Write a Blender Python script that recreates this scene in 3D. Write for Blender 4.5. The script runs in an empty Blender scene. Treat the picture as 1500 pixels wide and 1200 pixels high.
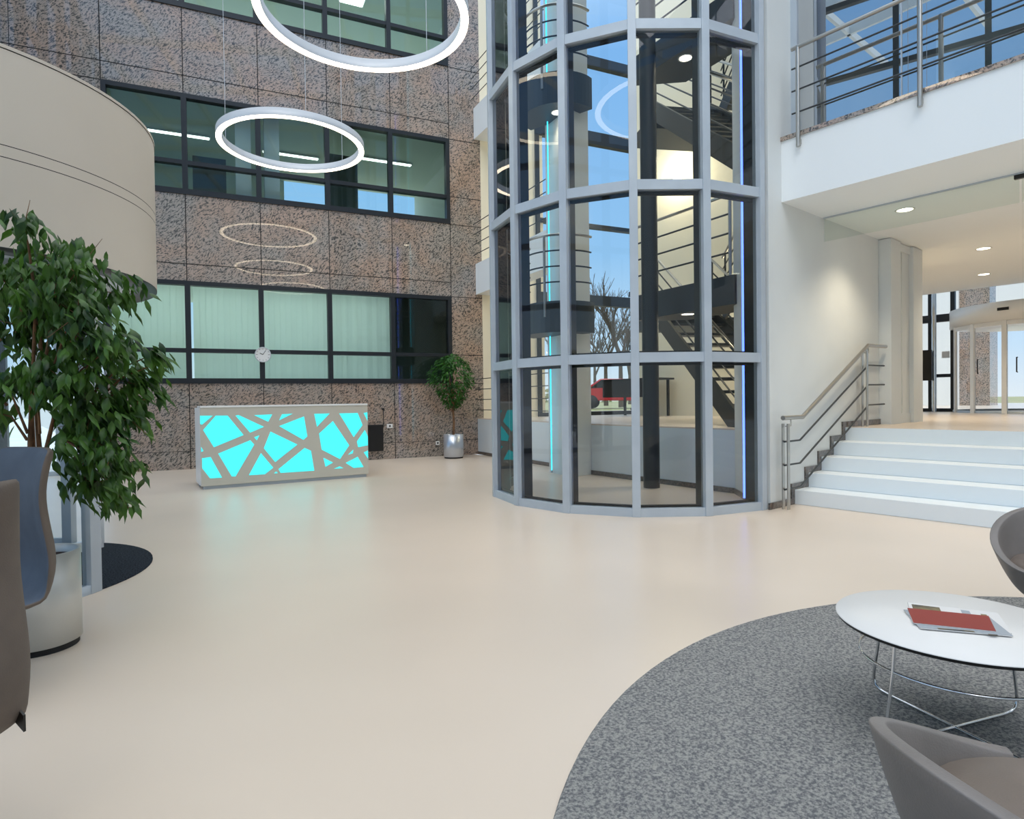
import bpy, bmesh, math, random
from mathutils import Vector, Matrix
C = bpy.context.scene.collection
R = math.radians
# ------------------------------------------------------------------ camera
H = 1.27
YAW, PITCH, ROLL = R(39.317), -.0151, .0134
F0 = Vector((math.sin(YAW), math.cos(YAW), 0)); R0 = Vector((math.cos(YAW), -math.sin(YAW), 0)); U0 = Vector((0, 0, 1))
Fw = F0*math.cos(PITCH)+U0*math.sin(PITCH); Up = U0*math.cos(PITCH)-F0*math.sin(PITCH)
Rt = R0*math.cos(ROLL)-Up*math.sin(ROLL); Up = Up*math.cos(ROLL)+R0*math.sin(ROLL)
cd = bpy.data.cameras.new('camera'); cam = bpy.data.objects.new('camera', cd); C.objects.link(cam)
cd.sensor_width = 36; cd.sensor_fit = 'HORIZONTAL'; cd.lens = 910.76/1500*36; cd.clip_start = .05; cd.clip_end = 400
m = Matrix((Rt, Up, -Fw)).transposed().to_4x4(); m.translation = (0, 0, H); cam.matrix_world = m
bpy.context.scene.camera = cam
vs = bpy.context.scene.view_settings
vs.view_transform = 'Standard'; vs.look = 'None'; vs.gamma = 1; vs.use_curve_mapping = False
vs.exposure = 0.0
# ------------------------------------------------------------------ sky: blue low down, bright hazy zenith
w = bpy.data.worlds.new('world'); bpy.context.scene.world = w; w.use_nodes = True
nt = w.node_tree; nt.nodes.clear()
tc = nt.nodes.new('ShaderNodeTexCoord'); sp = nt.nodes.new('ShaderNodeSeparateXYZ'); cr = nt.nodes.new('ShaderNodeValToRGB')
bg = nt.nodes.new('ShaderNodeBackground'); wo = nt.nodes.new('ShaderNodeOutputWorld')
nt.links.new(tc.outputs['Generated'], sp.inputs[0]); nt.links.new(sp.outputs['Z'], cr.inputs[0]); nt.links.new(cr.outputs[0], bg.inputs[0]); nt.links.new(bg.outputs[0], wo.inputs[0])
el = cr.color_ramp.elements
el[0].position = 0.0; el[0].color = (.80, .88, .95, 1)
el[1].position = 1.0; el[1].color = (2.3, 2.45, 2.6, 1)
for p, c in ((.06, (.62, .80, .98, 1)), (.22, (.33, .60, .95, 1)), (.48, (.24, .50, .92, 1)), (.68, (.8, 1.05, 1.4, 1)), (.85, (2.1, 2.25, 2.4, 1))):
    e = el.new(p); e.color = c
bg.inputs['Strength'].default_value = 1.0
# soft daylight through the glazed atrium roof
sl = bpy.data.lights.new('sun', 'SUN'); sl.energy = 1.5; sl.angle = R(45); sl.color = (1, .97, .92)
so = bpy.data.objects.new('sun', sl); C.objects.link(so); so.rotation_euler = (R(30), R(-34), 0)

# ------------------------------------------------------------------ materials
def hexc(h):
    return tuple(((int(h[i:i+2], 16)/255+.055)/1.055)**2.4 if int(h[i:i+2], 16) > 10 else int(h[i:i+2], 16)/255/12.92 for i in (0, 2, 4))+(1,)
MATS = {}
def mat(name, col, rough=.5, metal=0, spec=.5, emit=None, es=0, noise=None, bump=None, coat=0):
    m = bpy.data.materials.new(name); m.use_nodes = True; t = m.node_tree; b = t.nodes['Principled BSDF']
    if isinstance(col, str): col = hexc(col)
    b.inputs['Base Color'].default_value = col; b.inputs['Roughness'].default_value = rough; b.inputs['Metallic'].default_value = metal
    b.inputs['Specular IOR Level'].default_value = spec; b.inputs['Coat Weight'].default_value = coat; b.inputs['Coat Roughness'].default_value = .03
    if emit: b.inputs['Emission Color'].default_value = hexc(emit) if isinstance(emit, str) else emit; b.inputs['Emission Strength'].default_value = es
    co = t.nodes.new('ShaderNodeTexCoord')
    if noise:                                   # (scale, second colour, detail)
        n = t.nodes.new('ShaderNodeTexNoise'); n.inputs['Scale'].default_value = noise[0]; n.inputs['Detail'].default_value = 3
        r = t.nodes.new('ShaderNodeValToRGB'); r.color_ramp.elements[0].color = col; r.color_ramp.elements[1].color = hexc(noise[1])
        r.color_ramp.elements[0].position = .35; r.color_ramp.elements[1].position = .65
        t.links.new(co.outputs['Object'], n.inputs['Vector']); t.links.new(n.outputs['Fac'], r.inputs[0]); t.links.new(r.outputs[0], b.inputs['Base Color'])
    if bump:
        n = t.nodes.new('ShaderNodeTexNoise'); n.inputs['Scale'].default_value = bump[0]; n.inputs['Detail'].default_value = 4
        u = t.nodes.new('ShaderNodeBump'); u.inputs['Strength'].default_value = bump[1]; u.inputs['Distance'].default_value = .01
        t.links.new(co.outputs['Object'], n.inputs['Vector']); t.links.new(n.outputs['Fac'], u.inputs['Height']); t.links.new(u.outputs[0], b.inputs['Normal'])
    MATS[name] = m; return m
def glass(name, tint, ior=1.5, rough=0.0):
    m = bpy.data.materials.new(name); m.use_nodes = True; t = m.node_tree; t.nodes.clear()
    o = t.nodes.new('ShaderNodeOutputMaterial'); mx = t.nodes.new('ShaderNodeMixShader'); tr = t.nodes.new('ShaderNodeBsdfTransparent')
    gl = t.nodes.new('ShaderNodeBsdfGlossy'); fr = t.nodes.new('ShaderNodeFresnel'); fr.inputs['IOR'].default_value = ior
    tr.inputs[0].default_value = (*tint, 1); gl.inputs['Roughness'].default_value = rough; gl.inputs[0].default_value = (.95, .97, 1, 1)
    t.links.new(fr.outputs[0], mx.inputs[0]); t.links.new(tr.outputs[0], mx.inputs[1]); t.links.new(gl.outputs[0], mx.inputs[2]); t.links.new(mx.outputs[0], o.inputs[0])
    MATS[name] = m; return m
def granite(name, dark, mid, pink, rough=.16):
    m = bpy.data.materials.new(name); m.use_nodes = True; t = m.node_tree; b = t.nodes['Principled BSDF']; N = t.nodes.new; L = t.links.new
    co = N('ShaderNodeTexCoord')
    warp = N('ShaderNodeTexNoise'); warp.inputs['Scale'].default_value = 1.0; warp.inputs['Detail'].default_value = 2
    L(co.outputs['Object'], warp.inputs['Vector'])
    mx = N('ShaderNodeVectorMath'); mx.operation = 'MULTIPLY_ADD'; mx.inputs[1].default_value = (.45, .45, .45)
    L(warp.outputs['Color'], mx.inputs[0]); L(co.outputs['Object'], mx.inputs[2])
    mp = N('ShaderNodeMapping'); mp.vector_type = 'TEXTURE'; mp.inputs['Rotation'].default_value = (0, R(-42), 0); mp.inputs['Scale'].default_value = (1/19, 1/34, 1/44)
    L(mx.outputs[0], mp.inputs['Vector'])
    n1 = N('ShaderNodeTexNoise'); n1.inputs['Scale'].default_value = 1.0; n1.inputs['Detail'].default_value = 5; n1.inputs['Roughness'].default_value = .72
    L(mp.outputs[0], n1.inputs['Vector'])
    r1 = N('ShaderNodeValToRGB'); e = r1.color_ramp.elements
    e[0].position = .43; e[0].color = hexc(dark); e[1].position = .495; e[1].color = hexc(mid); q = e.new(.66); q.color = hexc(pink)
    L(n1.outputs['Fac'], r1.inputs[0])
    n2 = N('ShaderNodeTexNoise'); n2.inputs['Scale'].default_value = 1.6; n2.inputs['Detail'].default_value = 3; L(mx.outputs[0], n2.inputs['Vector'])
    r2 = N('ShaderNodeValToRGB'); e = r2.color_ramp.elements; e[0].position = .35; e[0].color = (.90, .97, 1.02, 1); e[1].position = .62; e[1].color = (1.12, .97, .88, 1)
    L(n2.outputs['Fac'], r2.inputs[0])
    mm = N('ShaderNodeMix'); mm.data_type = 'RGBA'; mm.blend_type = 'MULTIPLY'; mm.inputs[0].default_value = 1
    L(r1.outputs[0], mm.inputs[6]); L(r2.outputs[0], mm.inputs[7]); L(mm.outputs[2], b.inputs['Base Color'])
    b.inputs['Roughness'].default_value = .45; b.inputs['Coat Weight'].default_value = 1; b.inputs['Coat Roughness'].default_value = .02; b.inputs['Coat IOR'].default_value = 1.65
    MATS[name] = m; return m
granite('granite', '322f2a', 'a3968a', 'b59f90')
granite('granite_dark', '1d1a18', '4a423c', '6e5a50')
mat('joint', '14110f', .8)
mat('white', 'dfe3e2', .55, noise=(1.2, 'd9dddd'))
mat('white_gloss', 'f0f0ee', .25)
mat('cream', 'ece4cd', .6)
mat('beige', 'd6cbbb', .5, noise=(.8, 'cfc4b4'))
mat('fascia', 'f0f4f5', .5)
mat('floor', 'e4d3c1', .30, spec=.5, noise=(.35, 'd8c8b6'))
mat('step', 'e8eef0', .4)
mat('grey_floor', '9fb0ae', .3)
mat('alu', 'bcc6cf', .42, .15, noise=(3, 'b4bec8'))
mat('steel', 'b9b6b0', .28, .95)
mat('chrome', 'd4d6d8', .12, 1)
mat('black_steel', '23282a', .4, .3)
mat('dark_grey', '3a3f42', .45, .2)
mat('frame', '2a2e33', .42, .3)
mat('black', '0d0d0e', .4)
mat('rubber', '17181a', .7)
mat('body_white', 'cfd3d8', .4, .1)
mat('leather', '7f7874', .42, noise=(6, '76706c'), bump=(220, .12))
mat('leather_in', '7d7067', .45, noise=(6, '73675e'), bump=(220, .12))
mat('fabric_blue', '56606e', .75, noise=(8, '4e5866'), bump=(300, .2))
mat('taupe', '685d54', .7, noise=(8, '5f554d'), bump=(300, .2))
mat('table_white', 'e6e3df', .35)
mat('edge_black', '121212', .5)
mat('red', '8e2f28', .45)
mat('paper', 'dcd9d6', .6)
mat('paper_grey', '9fa5ab', .6)
mat('photo_dark', '3a3b3c', .6, noise=(14, '8d7c55'))
mat('soil', '4a3126', .9, noise=(60, '1c1512'), bump=(80, .8))
mat('bark', '8a6545', .8, noise=(14, '5f4530'), bump=(40, .4))
mat('pot', 'cfcfca', .32, .35, bump=(260, .12))
mat('pot_steel', 'c3c9d1', .28, .7)
mat('leaf', '588231', .40, noise=(7, '1f4019'))
mat('leaf2', '3f7a26', .45, noise=(6, '20521a'))
mat('leafy_tree', '6f7350', .8, noise=(2, '8a8560'))
mat('twig', '5d5348', .9)
mat('ring_light', (1, 1, 1, 1), .5, emit='ffedd0', es=6)
mat('lamp', (1, 1, 1, 1), .5, emit='fff0d2', es=9)
mat('office_lamp', (1, 1, 1, 1), .5, emit='f2fff8', es=5)
mat('desk_cyan', (.02, .3, .32, 1), .4, emit='4ceef2', es=.98)
mat('desk_white', 'ccc7ba', .42)
mat('led_cyan', (0, .3, .4, 1), .4, emit=(.05, .7, 1, 1), es=1.6)
mat('led_blue', (0, .05, .4, 1), .4, emit=(.08, .16, 1, 1), es=4.0)
mat('blind', 'eef6f2', .8)
mat('office_wall', 'd3ddd0', .7)
mat('office_dark', '4c544e', .8)
mat('ground', 'e6e6e2', .9, noise=(.5, 'd8d8d2'))
mat('grass', '8f9468', .95, noise=(.3, 'a99e7c'))
mat('asphalt', 'a9a8a5', .9)
mat('car_red', 'b0141c', .3, coat=1)
mat('house', 'cfb79a', .8, noise=(3, 'b59d82'))
def translucent(name, f):
    t = MATS[name].node_tree; b = t.nodes['Principled BSDF']; o = t.nodes['Material Output']; tr = t.nodes.new('ShaderNodeBsdfTranslucent'); mx = t.nodes.new('ShaderNodeMixShader')
    tr.inputs[0].default_value = b.inputs['Base Color'].default_value; mx.inputs[0].default_value = f
    for l in b.inputs['Base Color'].links: t.links.new(l.from_socket, tr.inputs[0])
    t.links.new(b.outputs[0], mx.inputs[1]); t.links.new(tr.outputs[0], mx.inputs[2]); t.links.new(mx.outputs[0], o.inputs[0])
translucent('blind', .55); translucent('leaf', .35); translucent('leaf2', .3)
def carpet(name, a, b_):
    m = mat(name, a, .95, spec=.1)
    t = m.node_tree; b = t.nodes['Principled BSDF']; co = t.nodes.new('ShaderNodeTexCoord')
    n = t.nodes.new('ShaderNodeTexNoise'); n.inputs['Scale'].default_value = 80; n.inputs['Detail'].default_value = 5; n.inputs['Roughness'].default_value = .8
    r = t.nodes.new('ShaderNodeValToRGB'); r.color_ramp.elements[0].position = .42; r.color_ramp.elements[1].position = .58
    r.color_ramp.elements[0].color = hexc(a); r.color_ramp.elements[1].color = hexc(b_)
    u = t.nodes.new('ShaderNodeBump'); u.inputs['Strength'].default_value = .9; u.inputs['Distance'].default_value = .01
    for s in (n,): t.links.new(co.outputs['Object'], s.inputs['Vector'])
    t.links.new(n.outputs['Fac'], r.inputs[0]); t.links.new(r.outputs[0], b.inputs['Base Color']); t.links.new(n.outputs['Fac'], u.inputs['Height']); t.links.new(u.outputs[0], b.inputs['Normal'])
carpet('rug', '727376', 'b9b6b0'); carpet('mat', '20242a', '444b55')
glass('glass_tower', (.95, .99, .985), 1.5)
glass('glass_office', (.91, .98, .955), 1.36)
glass('glass_clear', (.93, .96, .95), 1.3)
glass('glass_screen', (.92, .95, .93), 1.12)
glass('glass_mirror', (.5, .58, .6), 7.0)
glass('glass_door', (.95, .98, .99), 1.25)

# ------------------------------------------------------------------ mesh builder
class MB:
    def __init__(s): s.v = []; s.f = []; s.mi = []; s.sm = []
    def add(s, vs, fs, mi=0, sm=False):
        o = len(s.v); s.v += [tuple(v) for v in vs]
        for f in fs: s.f.append([i+o for i in f]); s.mi.append(mi); s.sm.append(sm)
        return s
    def box(s, x0, x1, y0, y1, z0, z1, mi=0):
        return s.add([(x, y, z) for z in (z0, z1) for y in (y0, y1) for x in (x0, x1)],
                     [(0, 2, 3, 1), (4, 5, 7, 6), (0, 1, 5, 4), (2, 6, 7, 3), (0, 4, 6, 2), (1, 3, 7, 5)], mi)
    def obox(s, c, sx, sy, z0, z1, a=0, mi=0):  # box turned about z
        ca, sa = math.cos(a), math.sin(a)
        P = [(c[0]+x*ca-y*sa, c[1]+x*sa+y*ca, z) for z in (z0, z1) for y in (-sy/2, sy/2) for x in (-sx/2, sx/2)]
        return s.add(P, [(0, 2, 3, 1), (4, 5, 7, 6), (0, 1, 5, 4), (2, 6, 7, 3), (0, 4, 6, 2), (1, 3, 7, 5)], mi)
    def beam(s, p, q, w_, h_, mi=0):            # rectangular bar between two points, h_ is its upright size
        p = Vector(p); q = Vector(q); d = (q-p).normalized()
        side = d.cross(Vector((0, 0, 1)))
        side = Vector((1, 0, 0)) if side.length < 1e-4 else side.normalized()
        up = side.cross(d).normalized()
        P = [e+side*a*w_/2+up*b*h_/2 for e in (p, q) for a, b in ((-1, -1), (1, -1), (1, 1), (-1, 1))]
        return s.add(P, [(3, 2, 1, 0), (4, 5, 6, 7), (0, 1, 5, 4), (1, 2, 6, 5), (2, 3, 7, 6), (3, 0, 4, 7)], mi)
    def tube(s, pts, r, n=8, mi=0, cap=True, closed=False):
        pts = [Vector(p) for p in pts]; rr = r if isinstance(r, (list, tuple)) else [r]*len(pts); o = []; k = len(pts)
        prev = None
        for i, p in enumerate(pts):
            a = pts[(i-1) % k] if (i or closed) else p; b = pts[(i+1) % k] if (i < k-1 or closed) else p
            d = (b-a).normalized()
            if prev is None:
                prev = d.cross(Vector((0, 0, 1)))
                if prev.length < .05: prev = d.cross(Vector((1, 0, 0)))
            prev = (prev-d*prev.dot(d)).normalized(); q = d.cross(prev)
            o += [p+(prev*math.cos(t)+q*math.sin(t))*rr[i] for t in [2*math.pi*j/n for j in range(n)]]
        f = [(i*n+j, i*n+(j+1) % n, ((i+1) % k)*n+(j+1) % n, ((i+1) % k)*n+j) for i in range(k if closed else k-1) for j in range(n)]
        s.add(o, f, mi, True)
        if cap and not closed: s.add(o[:n][::-1], [tuple(range(n))], mi); s.add(o[-n:], [tuple(range(n))], mi)
        return s
    def lathe(s, prof, n=48, c=(0, 0), mi=0, a0=0, a1=2*math.pi, sm=True):
        full = abs(a1-a0-2*math.pi) < 1e-6; m_ = n if full else n+1
        o = [(c[0]+r*math.cos(a0+(a1-a0)*j/n), c[1]+r*math.sin(a0+(a1-a0)*j/n), z) for r, z in prof for j in range(m_)]
        f = [(i*m_+j, i*m_+(j+1) % m_, (i+1)*m_+(j+1) % m_, (i+1)*m_+j) for i in range(len(prof)-1) for j in range(n)]
        return s.add(o, f, mi, sm)
    def prism(s, poly, z0, z1, mi=0):
        n = len(poly); o = [(x, y, z0) for x, y in poly]+[(x, y, z1) for x, y in poly]
        return s.add(o, [tuple(range(n))[::-1], tuple(range(n, 2*n))]+[(i, (i+1) % n, n+(i+1) % n, n+i) for i in range(n)], mi)
    def build(s, name, mats, parent=None, loc=(0, 0, 0), rz=0, bevel=0, sub=0, local=False, fix=True):
        """vertices are in the frame of `loc`/`rz` when local, else in world space and moved to that frame"""
        me = bpy.data.meshes.new(name); M = Matrix.Translation(loc) @ Matrix.Rotation(rz, 4, 'Z')
        v = s.v
        if not local and (tuple(loc) != (0, 0, 0) or rz): Mi = M.inverted(); v = [tuple(Mi @ Vector(p)) for p in v]
        me.from_pydata(v, [], s.f)
        for i, p in enumerate(me.polygons): p.material_index = s.mi[i]; p.use_smooth = s.sm[i]
        for m_ in (mats if isinstance(mats, (list, tuple)) else [mats]): me.materials.append(MATS[m_])
        if fix:
            b = bmesh.new(); b.from_mesh(me); bmesh.ops.recalc_face_normals(b, faces=b.faces); b.to_mesh(me); b.free()
        o = bpy.data.objects.new(name, me); C.objects.link(o)
        if parent: o.parent = parent
        else: o.location = loc; o.rotation_euler = (0, 0, rz)
        if bevel:
            md = o.modifiers.new('bevel', 'BEVEL'); md.width = bevel; md.segments = 2; md.limit_method = 'ANGLE'
        if sub: md = o.modifiers.new('sub', 'SUBSURF'); md.levels = sub; md.render_levels = sub
        return o
def tag(o, label=None, cat=None, group=None, kind=None):
    if label: o['label'] = label
    if cat: o['category'] = cat
    if group: o['group'] = group
    if kind: o['kind'] = kind
    return o
class Thing:
    """an Empty at the base of a thing; part() takes vertices in world space unless local"""
    def __init__(s, name, loc, rz=0, label=None, cat=None, group=None, kind=None):
        s.loc = tuple(loc); s.rz = rz
        s.o = bpy.data.objects.new(name, None); C.objects.link(s.o); s.o.location = loc; s.o.rotation_euler = (0, 0, rz); s.o.empty_display_size = .1
        tag(s.o, label, cat, group, kind)
    def part(s, name, mb, mats, parent=None, local=False, label=None, **k):
        if not local:
            Mi = (Matrix.Translation(s.loc) @ Matrix.Rotation(s.rz, 4, 'Z')).inverted(); mb.v = [tuple(Mi @ Vector(p)) for p in mb.v]
        o = mb.build(name, mats, parent or s.o, local=True, **k)
        if label: o['label'] = label
        return o
def struct(name, mb, mats, **k): return tag(mb.build(name, mats, **k), kind='structure')
def copy_thing(root, loc, rz, label, group=None):
    r = root.copy(); C.objects.link(r); r.location = loc; r.rotation_euler = (0, 0, rz); r['label'] = label
    if group: r['group'] = group
    for ch in root.children:
        c = ch.copy(); C.objects.link(c); c.parent = r
        for g in ch.children: d = g.copy(); C.objects.link(d); d.parent = c
    return r
def arc(cx, cy, r, a0, a1, n, z=0): return [(cx+r*math.cos(a0+(a1-a0)*i/n), cy+r*math.sin(a0+(a1-a0)*i/n), z) for i in range(n+1)]

# back wall frame: s along the wall, n distance from the origin, the wall face at n = YB
DL = R(14.632); YB = 13.707
def W(s, t=0, z=0):    # t = distance in front of the wall face
    n = YB-t; return (s*math.cos(DL)+n*math.sin(DL), -s*math.sin(DL)+n*math.cos(DL), z)

# ------------------------------------------------------------------ floors
b = MB(); b.box(-9, 8.6, -9, 16, -.3, 0); struct('floor', b, 'floor')
raised_a = [(6.95, 3.77), (7.447, 4.472), (7.664, 7.255), (7.87, 7.95), (8.72, 12.03), (9.3, 14.6), (34, 14.6), (34, 3.77)]
b = MB(); b.prism(raised_a, .0, .834, 0); b.prism(raised_a, .834, .854, 1)
struct('floor', b, ['step', 'floor'])
b = MB(); b.box(8.58, 34, -9, 3.77, 0, .854); struct('floor', b, 'floor')
b = MB(); b.box(-90, -4.6, -60, 90, -.4, -.05); b.box(-4.6, 2.0, 16, 90, -.4, -.05); struct('ground', b, 'ground')
b = MB(); b.box(34, 120, -60, 90, -.2, .78); b.box(9.4, 34, 14.6, 90, -.2, .78); struct('ground', b, 'grass')

# ------------------------------------------------------------------ granite wall with window bands
S0, S1, ZT = -3.6, 5.56, 12.4
WL, WR = -2.006, 4.787
bands = [(1.677, 3.686), (5.365, 7.319), (8.976, 10.96)]
g = MB(); T0, T1 = 0, -.32    # local frame: x = s, y = n - YB (positive behind the face)
def gb(s0, s1, z0, z1): g.box(s0, s1, 0, .3, z0, z1)
gb(S0, WL, 3.45, ZT); gb(WR, S1, 0, ZT)
zs = [0]+[z for b_ in bands for z in b_]+[ZT]
for i in range(0, len(zs), 2): gb(WL, WR, zs[i], zs[i+1])
def jt(s0, s1, z0, z1): g.box(s0, s1, -.0015, .002, z0, z1, 1)
vs_ = [-3.36, -2.006, -.65, .705, 2.06, 3.42, 4.787]
for s in vs_:
    for i in range(0, len(zs), 2):
        if s in (-3.36,): continue
        jt(s-.008, s+.008, zs[i], zs[i+1])
jt(-3.365, -3.355, 3.45, ZT); jt(-2.011, -2.001, 3.45, ZT); jt(4.782, 4.792, 0, ZT)
jt(WL, WR, .35, .36)
for z in (4.016, 7.67, 11.3): jt(S0, WR, z-.008, z+.008)
for z in (.355, 1.677, 2.34, 3.686, 5.36, 6.0, 7.319, 8.976, 10.96): jt(WR, S1, z-.008, z+.008)
for z in (3.686, 5.36, 7.319, 8.976, 10.96): jt(S0, WL, z-.008, z+.008)
struct('wall_back', g, ['granite', 'joint'], loc=W(0, 0, 0), rz=-DL, local=True)

# window bands
def window_band(name, z0, z1, ztr, blinds, k):
    t = Thing(name, W(0, 0, z0), -DL, kind='structure')
    f = MB(); y0, y1 = -.03, .12; h = z1-z0
    f.box(WL, WR, y0, y1, 0, .105); f.box(WL, WR, y0, y1, h-.085, h); f.box(WL, WL+.08, y0, y1, .105, h-.085); f.box(WR-.085, WR, y0, y1, .105, h-.085)
    for s in (-.645, .69, 2.05, 3.41): f.box(s-.048, s+.048, y0, y1, .105, h-.085)
    f.box(WL+.08, WR-.085, y0+.01, y1, ztr-z0-.04, ztr-z0+.04)
    t.part('window_frame', f, 'frame', local=True)
    p = MB(); p.box(WL, WR, .04, .05, .1, h-.08); t.part('window_pane', p, 'glass_office', local=True)
    for (a, c) in blinds:
        m_ = MB(); x = a; i = 0
        while x < c-.05:
            ww = .118; m_.add([(x, .20+.012*(i % 2), .03), (x+ww, .212-.012*(i % 2), .03), (x+ww, .212-.012*(i % 2), h-.01), (x, .20+.012*(i % 2), h-.01)], [(0, 1, 2, 3)]); x += .11; i += 1
        t.part('vertical_blind', m_, 'blind', local=True, fix=False)
    return t
window_band('window_1', bands[0][0], bands[0][1], 2.33, [(-1.96, -.66), (-.56, .66), (.73, 2.02), (2.10, 3.36)], 0)
window_band('window_2', bands[1][0], bands[1][1], 5.985, [], 1)
window_band('window_3', bands[2][0], bands[2][1], 9.62, [], 2)
t = Thing('window_8', W(-2.8, 0, 0), -DL, kind='structure')
f = MB()
for x in (-.8, 0, .76): f.box(x-.03, x+.03, .05, .12, 0, 3.45)
for z in (.04, 3.4): f.box(-.8, .8, .05, .12, z-.04, z+.04)
t.part('window_frame', f, 'alu', local=True)
p = MB(); p.add([(-.8, .08, .04), (.79, .08, .04), (.79, .08, 3.4), (-.8, .08, 3.4)], [(0, 1, 2, 3)]); t.part('window_pane', p, 'glass_clear', local=True, fix=False)
# rooms behind the windows, one per storey
for i, (zf, zc) in enumerate(((.854, 4.0), (4.494, 7.55), (8.13, 11.2))):
    r = MB(); d = 5.0
    r.add([(WL, .3, zf), (WR+.6, .3, zf), (WR+.6, d, zf), (WL, d, zf)], [(0, 1, 2, 3)])
    r.add([(WL, .3, zc), (WR+.6, .3, zc), (WR+.6, d, zc), (WL, d, zc)], [(3, 2, 1, 0)])
    if i == 1: r.add([(WL, d, zf), (WR+.6, d, zf), (WR+.6, d, zf+1.3), (WL, d, zf+1.3)], [(0, 1, 2, 3)]); r.add([(WL, d, zf+1.3), (1.6, d, zf+1.3), (1.6, d, zc), (WL, d, zc)], [(0, 1, 2, 3)])
    r.add([(WL, .3, zf), (WL, d, zf), (WL, d, zc), (WL, .3, zc)], [(0, 1, 2, 3)])
    r.add([(WR+.6, .3, zf), (WR+.6, d, zf), (WR+.6, d, zc), (WR+.6, .3, zc)], [(0, 1, 2, 3)])
    struct('wall_office', r, 'office_wall', loc=W(0, 0, 0), rz=-DL, local=True)
for s, yb, w_, lab in ((.42, .45, .30, 'white column behind the middle storey windows, left one'), (.98, .45, .30, 'white column behind the middle storey windows, right one')):
    c = MB(); c.box(s-w_/2, s+w_/2, yb, yb+w_, 4.494, 7.55); tag(c.build('column', 'white', loc=W(0, 0, 0), rz=-DL, local=True), lab, 'column')
c = MB(); c.box(-.6, .1, 2.4, 2.5, 4.494, 7.0); c.box(2.3, 3.0, 1.6, 1.7, 4.494, 7.2); tag(c.build('partition', 'office_dark', loc=W(0, 0, 0), rz=-DL, local=True), 'dark partition panels inside the middle storey office', 'partition')
c = MB(); c.box(3.5, 5.3, 1.5, 1.6, .86, 3.98); c.box(3.5, 3.56, .5, 1.5, .86, 3.98); tag(c.build('partition', 'office_dark', loc=W(0, 0, 0), rz=-DL, local=True), 'added dark panel standing in for the unlit room behind the rightmost ground storey window', 'partition')  # the panel's dark colour stands in for the shade of the room
def office_light(s, y, z, sx, sy, lab, grp):
    x, yy, _ = W(s, -y, z)
    t = Thing('ceiling_light', (x, yy, z), -DL, lab, 'ceiling light', grp)
    f = MB(); f.box(-sx/2-.03, sx/2+.03, -sy/2-.03, sy/2+.03, -.03, 0); t.part('housing', f, 'white', local=True)
    d = MB(); d.box(-sx/2, sx/2, -sy/2, sy/2, -.045, -.031); t.part('diffuser', d, 'office_lamp', local=True)
for s, y, lab in ((-.3, 1.6, 'left'), (1.2, 1.8, 'middle'), (3.0, 1.8, 'right')):
    office_light(s, y, 11.19, .55, .55, 'square flat ceiling light in the top storey office, %s one of the row' % lab, 'ceiling lights of the top storey office')
for s, y, lab in ((-.9, 2.6, 'left'), (1.6, 2.9, 'middle'), (3.9, 2.4, 'right')):
    office_light(s, y, 7.54, 1.3, .1, 'narrow tube light in the middle storey office, %s one of the row' % lab, 'tube lights of the middle storey office')

for s, y, lab in ((-1.3, 1.5, 'leftmost'), (-.1, 1.5, 'second from the left'), (1.3, 1.5, 'third from the left'), (2.7, 1.5, 'rightmost')):  # unseen lights added to make the blinds brighter from behind
    office_light(s, y, 3.99, 1.1, .6, 'added flat light brightening the ground storey blinds from behind, %s one' % lab, 'added lights behind the blinds')
# ------------------------------------------------------------------ left glass facade (plane s = -3.6) and the closed sides
t = Thing('window_4', W(-3.6, 0, 0), -DL, kind='structure')
f = MB(); L_ = 19
for i in range(0, 12):
    y = -i*1.75; f.box(-.09, .09, y-.06, y+.06, 0, ZT)
for z in (0.05, 3.45, 4.9, 6.8, 7.4, 9.2, 11, 12.3): f.box(-.07, .07, -L_-.3, 0, z-.06, z+.06)
t.part('window_frame', f, 'frame', local=True)
p = MB(); p.add([(0, 0, 0), (0, -L_, 0), (0, -L_, ZT), (0, 0, ZT)], [(0, 1, 2, 3)]); t.part('window_pane', p, 'glass_clear', local=True, fix=False)
b = MB(); b.box(-9, 34, -9.3, -9.02, 0, ZT); struct('wall_front', b, 'white')
# roof: steel grid of the glazed atrium roof
b = MB()
for i in range(8): b.box(-6+i*1.9-.05, -6+i*1.9+.05, -9, 15, ZT, ZT+.25)
for i in range(9): b.box(-9, 8.6, -8.5+i*2.8-.05, -8.5+i*2.8+.05, ZT, ZT+.2)
struct('ceiling', b, 'white')

# ------------------------------------------------------------------ right-hand walls, balcony, stairs
YW = 3.57; XF = 6.966
b = MB(); b.box(6.67, 9.74, YW, YW+.2, 0, 3.5); b.box(6.67, 12.2, YW, YW+.2, 4.19, ZT); b.box(6.67, XF, YW, YW+.2, 3.5, 4.19); struct('wall_right', b, 'white')
b = MB(); b.prism([(6.76, 3.79), (6.95, 3.98), (7.447, 4.472), (7.56, 4.40), (6.98, 3.77)], 0, ZT); struct('wall_right', b, 'white')
# floor slab with white fascia (balcony) over the stairs
b = MB(); b.box(XF, 16, -9, YW, 3.5, 4.19); b.box(9.76, 16, YW, 4.7, 3.5, 4.19); b.box(12.4, 16, 4.7, 9.6, 3.5, 4.19); struct('ceiling', b, 'fascia')
b = MB(); b.box(XF-.02, XF+.33, -9, YW, 4.19, 4.235); struct('trim_1', b, 'granite')
b = MB(); b.box(XF, 16, -9, YW, 7.3, 8.0); b.box(12.4, 16, YW, 9.6, 7.3, 8.0); struct('ceiling', b, 'white')
b = MB(); b.box(13.9, 14.1, -9, YW+.2, 4.19, 7.3); struct('wall_upper', b, 'office_wall')
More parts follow.
